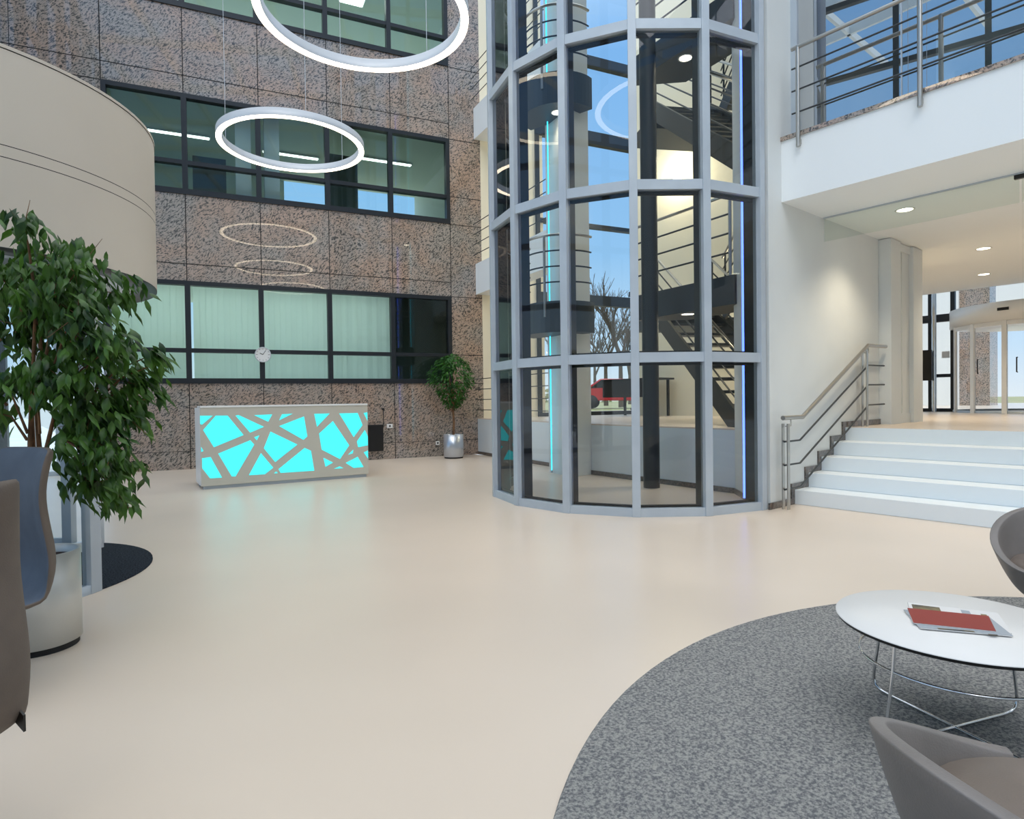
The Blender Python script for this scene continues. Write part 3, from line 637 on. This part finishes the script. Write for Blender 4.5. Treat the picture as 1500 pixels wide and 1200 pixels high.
for a in (R(150), R(176)):
    x, y = RC[0]+(RR+.03)*math.cos(a), RC[1]+(RR+.03)*math.sin(a); m_ = MB(); m_.tube([(x, y, ZL+.85), (x-.06, y, ZL+.85), (x-.06, y, ZL+1.15), (x, y, ZL+1.15)], .012, 6); t.part('door_handle', m_, 'black')
t = Thing('screen', (16.9, 5.75, 1.5), 0, 'black flat screen on a stand by the far lobby windows', 'screen')
m_ = MB(); m_.box(16.88, 16.93, 5.05, 6.2, 1.6, 2.32); t.part('display', m_, 'black', bevel=.01)
m_ = MB(); m_.box(16.89, 16.93, 5.5, 5.56, ZL, 1.65); m_.box(16.7, 17.1, 5.3, 5.8, ZL, ZL+.02); t.part('stand', m_, 'black')
m_ = MB(); m_.box(17.485, 17.498, 4.86, 5.02, 2.14, 2.30); tag(m_.build('notice', 'white_gloss', loc=(17.49, 4.94, 2.14)), 'small white notice on the dark glazing left of the far revolving door', 'sign')
m_ = MB(); m_.box(13.6, 13.66, 10.4, 12.0, 1.30, 1.72); m_.box(13.6, 14.3, 10.4, 12.0, 1.70, 1.74); m_.box(13.62, 13.66, 11.0, 11.05, ZL, 1.3); m_.box(14.2, 14.25, 10.5, 10.55, ZL, 1.7); m_.box(14.2, 14.25, 11.8, 11.85, ZL, 1.7)
m_.v = [(x-2.2, y-1.6, z) for x, y, z in m_.v]
tag(m_.build('table', 'black', loc=(11.6, 9.2, ZL)), 'dark table with a front panel seen through the tower at the hall window', 'table')

# ------------------------------------------------------------------ outside
b = MB(); b.box(27, 28, 6.3, 16, .7, 9); b.box(30, 31, -2, 3.2, .7, 3.4); struct('wall_outer', b, 'granite')
b = MB(); b.box(26.9, 27, 7.2, 9.2, .8, 7); b.box(26.9, 27, 5.2, 6.1, 3.5, 8); struct('trim_2', b, 'white_gloss')
rnd = random.Random(4)
def tree(x, y, z, h, lab, seed, dense=1.0):
    rr = random.Random(seed); tr = MB(); lf = MB()
    def br(p, d, l_, r_, k):
        q = p+d*l_; tr.tube([p, q], [r_, r_*.62], 5, cap=False)
        if k == 0: return
        for _ in range(4 if k > 1 else 3):
            d2 = (d+Vector((rr.uniform(-.6, .6), rr.uniform(-.6, .6), rr.uniform(-.05, .5)))).normalized(); br(p+d*l_*rr.uniform(.55, 1), d2, l_*rr.uniform(.55, .75), r_*.55, k-1)
    br(Vector((x, y, z)), Vector((0, 0, 1)), h*.36, h*.018, 4)
    t = Thing('tree', (x, y, z), 0, lab, 'tree', 'bare trees outside the hall window')
    t.part('branches', tr, 'twig')
for i, (x, y, h) in enumerate(((26, 22.4, 8.5), (32, 28.9, 9.5), (40, 33.5, 9), (46, 43, 11), (26, 26.2, 6.5))):
    tree(x, y, .8, h, ['bare tree just outside the hall window', 'tall bare tree in the middle of the window view', 'bare tree right of the tall one outside', 'farthest bare tree outside the hall window', 'small bare tree at the left of the window view'][i], i+3)
m_ = MB(); rnd = random.Random(9)
for i in range(700):
    x, y = 56+rnd.uniform(-3, 3), rnd.uniform(25, 80); z = .8+rnd.uniform(0, 1.6); s_ = rnd.uniform(.2, .5)
    m_.add([(x, y-s_, z), (x, y+s_, z), (x+.3, y, z+s_)], [(0, 1, 2)])
tag(m_.build('hedge', 'leafy_tree', loc=(56, 50, .8), fix=False), 'low brown green hedge far behind the trees', 'hedge', kind='stuff')
t = Thing('car', (23.6, 20.4, .8), R(130), 'red car parked outside beyond the hall window', 'car')
m_ = MB(); m_.prism([(-2.1, .35), (-2.1, .8), (-1.9, .95), (-1.2, 1.0), (-.6, 1.42), (.9, 1.45), (1.6, 1.0), (2.1, .9), (2.15, .4)], -.85, .85); m_.v = [(x, z, y) for x, y, z in m_.v]; t.part('body', m_, 'car_red', local=True, bevel=.05)
m_ = MB(); m_.prism([(-1.05, 1.0), (-.55, 1.37), (.85, 1.4), (1.4, 1.0)], -.86, .86); m_.v = [(x, z, y) for x, y, z in m_.v]; t.part('windows', m_, 'black', local=True)
for x in (-1.35, 1.35):
    for y in (-.8, .8):
        m_ = MB(); m_.lathe([(.001, -.1), (.33, -.1), (.33, .1), (.001, .1)], 20); m_.v = [(x+a, y+c, .33+b_) for a, b_, c in m_.v]; t.part('wheel', m_, 'rubber', local=True)

# ------------------------------------------------------------------ rug, table, magazines
m_ = MB(); m_.lathe([(.001, .016), (2.665, .016), (2.672, .01), (2.672, 0)], 128, (2.827, -.797)); tag(m_.build('round_rug', 'rug', loc=(2.827, -.797, 0)), 'large round grey carpet under the coffee table', 'rug')
TX, TY, TZt = 2.732, .746, .42
t = Thing('coffee_table', (TX, TY, .016), 0, 'round white coffee table with a chrome wire base', 'table')
m_ = MB(); m_.lathe([(.001, TZt), (.392, TZt), (.394, TZt-.003), (.394, TZt-.004)], 96, (TX, TY)); t.part('table_top', m_, 'table_white')
m_ = MB(); m_.lathe([(.3935, TZt-.004), (.388, TZt-.016), (.001, TZt-.016)], 96, (TX, TY)); t.part('edge', m_, 'edge_black')
m_ = MB(); m_.tube([(TX+.312*math.cos(a), TY+.312*math.sin(a), .28) for a in [2*math.pi*i/72 for i in range(72)]], .0055, 8, closed=True); t.part('ring', m_, 'chrome')
for i in range(4):
    a = R(70+90*i); c, s_ = math.cos(a), math.sin(a)
    prof = [(.30, TZt-.016), (.312, .28), (.342, .10), (.344, .065), (.335, .04), (.31, .027), (.27, .024), (0, .024)]
    m_ = MB(); m_.tube([(TX+r_*c, TY+r_*s_, z) for r_, z in prof], .006, 8); t.part('leg', m_, 'chrome')
MG = (H-TZt)/(H-.36)
def quad_book(name, pts, z0, z1, mats, lab, cat, grp=None, extra=None):
    pts = [(x*MG, y*MG) for x, y in pts]; extra = [(nm, [(x*MG, y*MG) for x, y in q], mt) for nm, q, mt in (extra or [])]
    c = (sum(p[0] for p in pts)/len(pts), sum(p[1] for p in pts)/len(pts), z0); t = Thing(name, c, 0, lab, cat, grp)
    m_ = MB(); m_.prism(pts, z0, z1-.0006); t.part('pages', m_, 'paper')
    m_ = MB(); m_.prism(pts, z1-.0006, z1); cov = t.part('cover', m_, mats)
    if extra:
        for nm, q, mt in extra: m_ = MB(); m_.prism(q, z1, z1+.0004); t.part(nm, m_, mt, parent=cov)
def rect(cx, cy, a, l_, w_):
    ca, sa = math.cos(a), math.sin(a); return [(cx+x*ca-y*sa, cy+x*sa+y*ca) for x, y in ((-l_/2, -w_/2), (l_/2, -w_/2), (l_/2, w_/2), (-l_/2, w_/2))]
am = math.atan2(.72-.968, 3.063-2.93)
quad_book('magazine', rect(2.985, .81, am-.10, .315, .25), TZt, TZt+.004, 'paper', 'pale magazine with small pictures at the bottom of the stack on the table', 'magazine', 'magazines on the coffee table',
          [('picture', rect(3.015, .925, am-.10, .10, .06), 'photo_dark'), ('picture', rect(3.075, .80, am-.10, .03, .05), 'paper_grey'), ('picture', rect(3.085, .74, am-.10, .02, .03), 'photo_dark')])
quad_book('magazine', rect(2.90, .79, am+.08, .30, .22), TZt+.0045, TZt+.008, 'paper_grey', 'grey magazine with dark strip sticking out under the red folder', 'magazine', 'magazines on the coffee table',
          [('picture', rect(2.80, .76, am+.08, .12, .015), 'photo_dark'), ('picture', rect(2.845, .655, am+.08, .03, .012), 'photo_dark')])
quad_book('folder', [(2.93, .968), (3.063, .72), (2.885, .655), (2.756, .889)], TZt+.0085, TZt+.012, 'red', 'dark red folder lying on top of the magazines', 'folder')

# ------------------------------------------------------------------ tub chairs (low) and shell chairs (tall)
def tub_chair(loc, rz, top, lab, w_=.36):
    """faces local -Y; back at +Y"""
    t = Thing('tub_chair', loc, rz, lab, 'armchair', 'low tub armchairs on the round carpet')
    n = 40; out = []; th = .035
    def rim(a):     # a = 0 at the back, +-1 at the front ends
        return .41+(top-.41)*(.5+.5*math.cos(min(abs(a), 1)*math.pi))**.8
    m_ = MB(); rows = 10; V = []
    for side in (0, 1):
        for j in range(rows+1):
            v = j/rows
            for i in range(n+1):
                a = -1+2*i/n; ang = math.pi/2+a*R(120); zt = rim(a); z = .24+(zt-.24)*v
                r_ = (w_*(.62+.44*v**.55))-(th if side else 0)
                if side: z = max(z, .28) if v < 1 else z
                V.append((r_*math.cos(ang)*1.02, r_*math.sin(ang)*.95, z))
    k = n+1; S = (rows+1)*k; F = []
    for side in (0, 1):
        for j in range(rows):
            for i in range(n):
                q = (side*S+j*k+i, side*S+j*k+i+1, side*S+(j+1)*k+i+1, side*S+(j+1)*k+i); F.append(q if not side else q[::-1])
    for i in range(n): F.append((rows*k+i, rows*k+i+1, S+rows*k+i+1, S+rows*k+i)); F.append((i, S+i, S+i+1, i+1))
    for j in range(rows): F.append((j*k, (j+1)*k, S+(j+1)*k, S+j*k)); F.append((j*k+n, S+j*k+n, S+(j+1)*k+n, (j+1)*k+n))
    m_.add(V, F, 0, True); t.part('shell', m_, 'leather', local=True, bevel=.012)
    m_ = MB(); m_.lathe([(.001, .23), (w_*.60, .235), (w_*.72, .30), (w_*.70, .31), (.001, .31)], 40); m_.v = [(x*1.0, y*.95-.01, z) for x, y, z in m_.v]; t.part('seat_pan', m_, 'leather', local=True)
    m_ = MB(); m_.lathe([(.001, .31), (w_*.84, .315), (w_*.90, .35), (w_*.90, .385), (w_*.84, .42), (w_*.5, .435), (.001, .44)], 40)
    m_.v = [(x, (y if y > 0 else y*1.12)*.92-.02, z) for x, y, z in m_.v]; t.part('seat_cushion', m_, 'leather_in', local=True)
    m_ = MB(); m_.tube([(0, 0, .03), (0, 0, .235)], .025, 14); t.part('column', m_, 'chrome', local=True)
    for i in range(4):
        a = R(45+90*i); m_ = MB(); m_.beam((0, 0, .045), (.26*math.cos(a), .26*math.sin(a), .014), .03, .02); t.part('leg', m_, 'chrome', local=True)
    return t
Z0 = .016
tub_chair((4.04, .55, Z0), R(-55), .65, 'grey tub armchair on the far side of the coffee table, cut by the right edge')
tub_chair((1.525, .185, Z0), R(62), .61, 'grey tub armchair nearest the camera in the lower right corner')

def shell_chair(loc, rz, lab, flag=True):
    """faces local -X; profile in x,z swept over y"""
    t = Thing('shell_chair', loc, rz, lab, 'chair', 'tall backed shell chairs at the left edge')
    prof = [(.115, 1.085), (.085, 1.02), (.065, .93), (.06, .86), (.072, .76), (.09, .66), (.098, .58), (.085, .50), (.045, .44), (-.03, .41), (-.15, .405), (-.30, .415), (-.42, .42), (-.46, .40)]
    n = 14; P = []; N = []
    for i, p in enumerate(prof):
        a = prof[max(0, i-1)]; b_ = prof[min(len(prof)-1, i+1)]; d = Vector((b_[0]-a[0], b_[1]-a[1])).normalized(); N.append((-d.y, d.x))   # outward
    V = []; k = len(prof); hw_ = .25
    for side in (0, 1):
        for i, (x, z) in enumerate(prof):
            for j in range(n+1):
                y = -1+2*j/n; curve = (y*y)*.075*(1 if i < 8 else .5)
                nx, nz = N[i]; off = .026*(1 if side == 0 else -1)
                wd = hw_*(1-.10*(i < 2)*(2-i)*.5)
                yy = y*wd; edge = (1-abs(y)**6*.75)
                V.append((x-curve*(.9 if i < 9 else 0)+nx*off*edge, yy, z+nz*off*edge+(curve*.55 if i >= 9 else 0)))
    kk = n+1; S = k*kk; F = []
    for side in (0, 1):
        for i in range(k-1):
            for j in range(n):
                q = (side*S+i*kk+j, side*S+i*kk+j+1, side*S+(i+1)*kk+j+1, side*S+(i+1)*kk+j); F.append(q if side else q[::-1])
    out = MB(); ob = V[:S]; 
    for j in range(n): F.append((j, j+1, S+j+1, S+j)); a_ = (k-1)*kk; F.append((a_+j, S+a_+j, S+a_+j+1, a_+j+1))
    for i in range(k-1): F.append((i*kk, S+i*kk, S+(i+1)*kk, (i+1)*kk)); F.append((i*kk+n, (i+1)*kk+n, S+(i+1)*kk+n, S+i*kk+n))
    # outer skin taupe, inner upholstery grey blue
    m_ = MB(); m_.v = [tuple(v) for v in V]; m_.f = [list(f_) for f_ in F]; m_.sm = [True]*len(F); m_.mi = []
    for f_ in F: m_.mi.append(1 if all(q >= S for q in f_) else 0)
    shell = t.part('shell', m_, ['taupe', 'fabric_blue'], local=True, sub=1)
    if flag: m_ = MB(); m_.box(-.004, .035, -.003, .003, -.022, .022); m_.v = [(x+.024, y+.212, z+.458-x*.6) for x, y, z in m_.v]; t.part('tag', m_, 'black', local=True, parent=shell)
    m_ = MB(); m_.tube([(-.24, 0, .04), (-.24, 0, .40)], .028, 14); t.part('column', m_, 'chrome', local=True)
    for i in range(4):
        a = R(45+90*i); m_ = MB(); m_.beam((-.24, 0, .045), (-.24+.2*math.cos(a), .2*math.sin(a), .014), .03, .02); t.part('leg', m_, 'chrome', local=True)
    return t
shell_chair((-.185, 2.02, 0), R(-60), 'taupe shell chair back nearest the camera at the left edge')
shell_chair((.03, 3.56, 0), R(21), 'shell chair with grey blue upholstery in front of the plant pot', False)

# ------------------------------------------------------------------ plants
def leaf_mesh(m_, p, d, size, rr, wid=.42, mi=0):
    d = d.normalized(); side = d.cross(Vector((rr.uniform(-.4, .4), rr.uniform(-.4, .4), 1)))
    side = (side if side.length > .1 else Vector((1, 0, 0))).normalized(); up = side.cross(d).normalized()
    L = size; w_ = size*wid/2
    pts = [p, p+d*L*.25+side*w_*.8-up*.05*L, p+d*L*.55+side*w_-up*.08*L, p+d*L*.85+side*w_*.35-up*.14*L, p+d*L*1.12-up*.22*L,
           p+d*L*.85-side*w_*.35-up*.14*L, p+d*L*.55-side*w_-up*.08*L, p+d*L*.25-side*w_*.8-up*.05*L, p+d*L*.3+up*.03*L, p+d*L*.7+up*.0*L]
    m_.add(pts, [(0, 1, 8), (1, 2, 9, 8), (2, 3, 9), (3, 4, 9), (4, 5, 9), (5, 6, 9), (6, 7, 8, 9), (7, 0, 8)], mi, True)
def pot(t, x, y, r_, h, mt, soil='soil'):
    m_ = MB(); m_.lathe([(r_*.93, 0), (r_*.93, .03)], 56, (x, y)); t.part('foot', m_, 'rubber')
    m_ = MB(); m_.lathe([(r_*.94, .03), (r_, .035), (r_, h), (r_*.93, h), (r_*.93, h-.06)], 56, (x, y)); p = t.part('pot', m_, mt)
    m_ = MB(); m_.lathe([(.001, h-.04), (r_*.935, h-.045)], 40, (x, y)); t.part('soil', m_, soil)
FX, FY = .128, 4.127
t = Thing('potted_ficus', (FX, FY, 0), 0, 'large leafy ficus in a pale metal pot in front of the beige drum', 'potted plant')
pot(t, FX, FY, .188, .505, 'pot')
# crown clumps: (right, up, radius) metres in the plane of the tree seen from the seating area, centre line over the pot
rr = random.Random(11)
e1 = Vector((.7736, -.634, 0)); e2 = Vector((.634, .7736, 0))     # across / away
def cp(px, py, dep=0):     # clump centre given as offsets measured on site, 100 px = .37 m
    return Vector((FX, FY, 0))+e1*((px-58)*.00368)+e2*dep+Vector((0, 0, 1.27+(592-py)*.00368))
clumps = [(88,350,24,40),(80,375,26,40),(105,390,38,90),(45,395,40,90),(0,400,40,80),(150,410,40,100),(175,430,28,50),(20,440,45,110),(75,440,42,120),(125,450,42,120),(165,470,34,80),(60,480,38,90),(5,480,40,70),(115,500,42,110),(165,520,42,120),
          (205,512,26,60),(140,560,45,140),(185,560,36,110),(95,560,38,70),(40,560,34,36),(0,600,35,40),(150,610,42,140),(190,610,34,80),(110,640,36,90),(160,660,36,100),(195,655,20,40),(130,700,26,60),(165,690,24,50),(190,705,14,24),(150,735,14,20),(180,742,11,14),(120,740,16,16),
          (-40,430,50,90),(-50,520,50,70),(75,520,34,40),(118,600,34,60),(215,580,12,10),(225,520,14,22),(232,530,8,10)]
lf = MB(); br = MB()
trunk_top = cp(72, 590)
base = Vector((FX, FY, .46))
for k in range(4):
    a = k*1.6; o = Vector((math.cos(a)*.018, math.sin(a)*.018, 0)); top = cp([60, 100, 78, 40][k], [540, 560, 470, 590][k], rr.uniform(-.12, .12))
    mid = base+(top-base)*.5+o*.5+Vector((rr.uniform(-.02, .02), rr.uniform(-.02, .02), 0))
    mid = Vector((base.x, base.y, mid.z))*.6+mid*.4+o
    br.tube([base+o, base+o*1.6+Vector((0, 0, .22)), mid, top], [.017, .015, .013, .007], 7, cap=False)
for (px, py, r_, n) in clumps:
    dep = rr.uniform(-.22, .22); c = cp(px, py, dep); R_ = r_*.00368
    root = cp(70+(px-70)*.35, min(py+70, 640), dep*.4)
    br.tube([root, (root+c)/2+Vector((0, 0, .05)), c], [.008, .005, .003], 5, cap=False)
    for q in range(max(2, n//18)):
        tip = c+Vector((rr.gauss(0, R_*.5), rr.gauss(0, R_*.5), rr.gauss(0, R_*.5))); br.tube([c, tip], [.003, .0012], 4, cap=False)
    out = (c-cp(72, 560)); out.z = 0
    for q in range(int(n*1.05)):
        v = Vector((rr.gauss(0, 1), rr.gauss(0, 1), rr.gauss(0, 1))).normalized()*R_*rr.uniform(.2, 1.2)
        v += e2*rr.gauss(0, .05)
        d = Vector((rr.uniform(-.6, .6), rr.uniform(-.6, .6), -1.0+rr.uniform(-.2, .75)))+out*.9
        leaf_mesh(lf, c+v+Vector((0, 0, .03)), d, rr.uniform(.062, .102), rr, .43)
t.part('trunk', br, 'bark'); t.part('foliage', lf, 'leaf', fix=False)
# small ficus
GX, GY = 7.74, 11.52
t = Thing('potted_ficus', (GX, GY, 0), 0, 'small round headed ficus in a steel pot by the granite wall', 'potted plant')
pot(t, GX, GY, .22, .53, 'pot_steel')
lf = MB(); br = MB(); rr = random.Random(5)
br.tube([(GX, GY, .5), (GX+.02, GY, .8), (GX-.01, GY, 1.15), (GX, GY, 1.5)], [.03, .026, .024, .012], 8)
for i in range(26):
    a = rr.uniform(0, 6.28); d = Vector((math.cos(a)*.5, math.sin(a)*.5, rr.uniform(.1, .9))); s0 = Vector((GX, GY, rr.uniform(1.0, 1.45))); br.tube([s0, s0+d*rr.uniform(.4, .75)], [.009, .003], 4, cap=False)
for i in range(1500):
    a = rr.uniform(0, 6.28); zz = rr.uniform(-1, 1); rad = math.sqrt(1-zz*zz)*rr.uniform(.55, 1)
    rz = .55 if zz > 0 else .62*(1-.35*abs(zz)); bump_ = 1+.14*math.sin(3*a+2*zz)+.1*math.sin(7*a)
    p = Vector((GX+.50*rad*bump_*math.cos(a)*(1 if zz > -.2 else .75), GY+.50*rad*bump_*math.sin(a)*(1 if zz > -.2 else .75), 1.72+zz*.56+.05*math.sin(5*a)))
    leaf_mesh(lf, p, Vector((math.cos(a)*.7+rr.uniform(-.4, .4), math.sin(a)*.7+rr.uniform(-.4, .4), -.7+rr.uniform(-.2, .8))), rr.uniform(.06, .10), rr, .5)
t.part('trunk', br, 'bark'); t.part('foliage', lf, 'leaf2', fix=False)
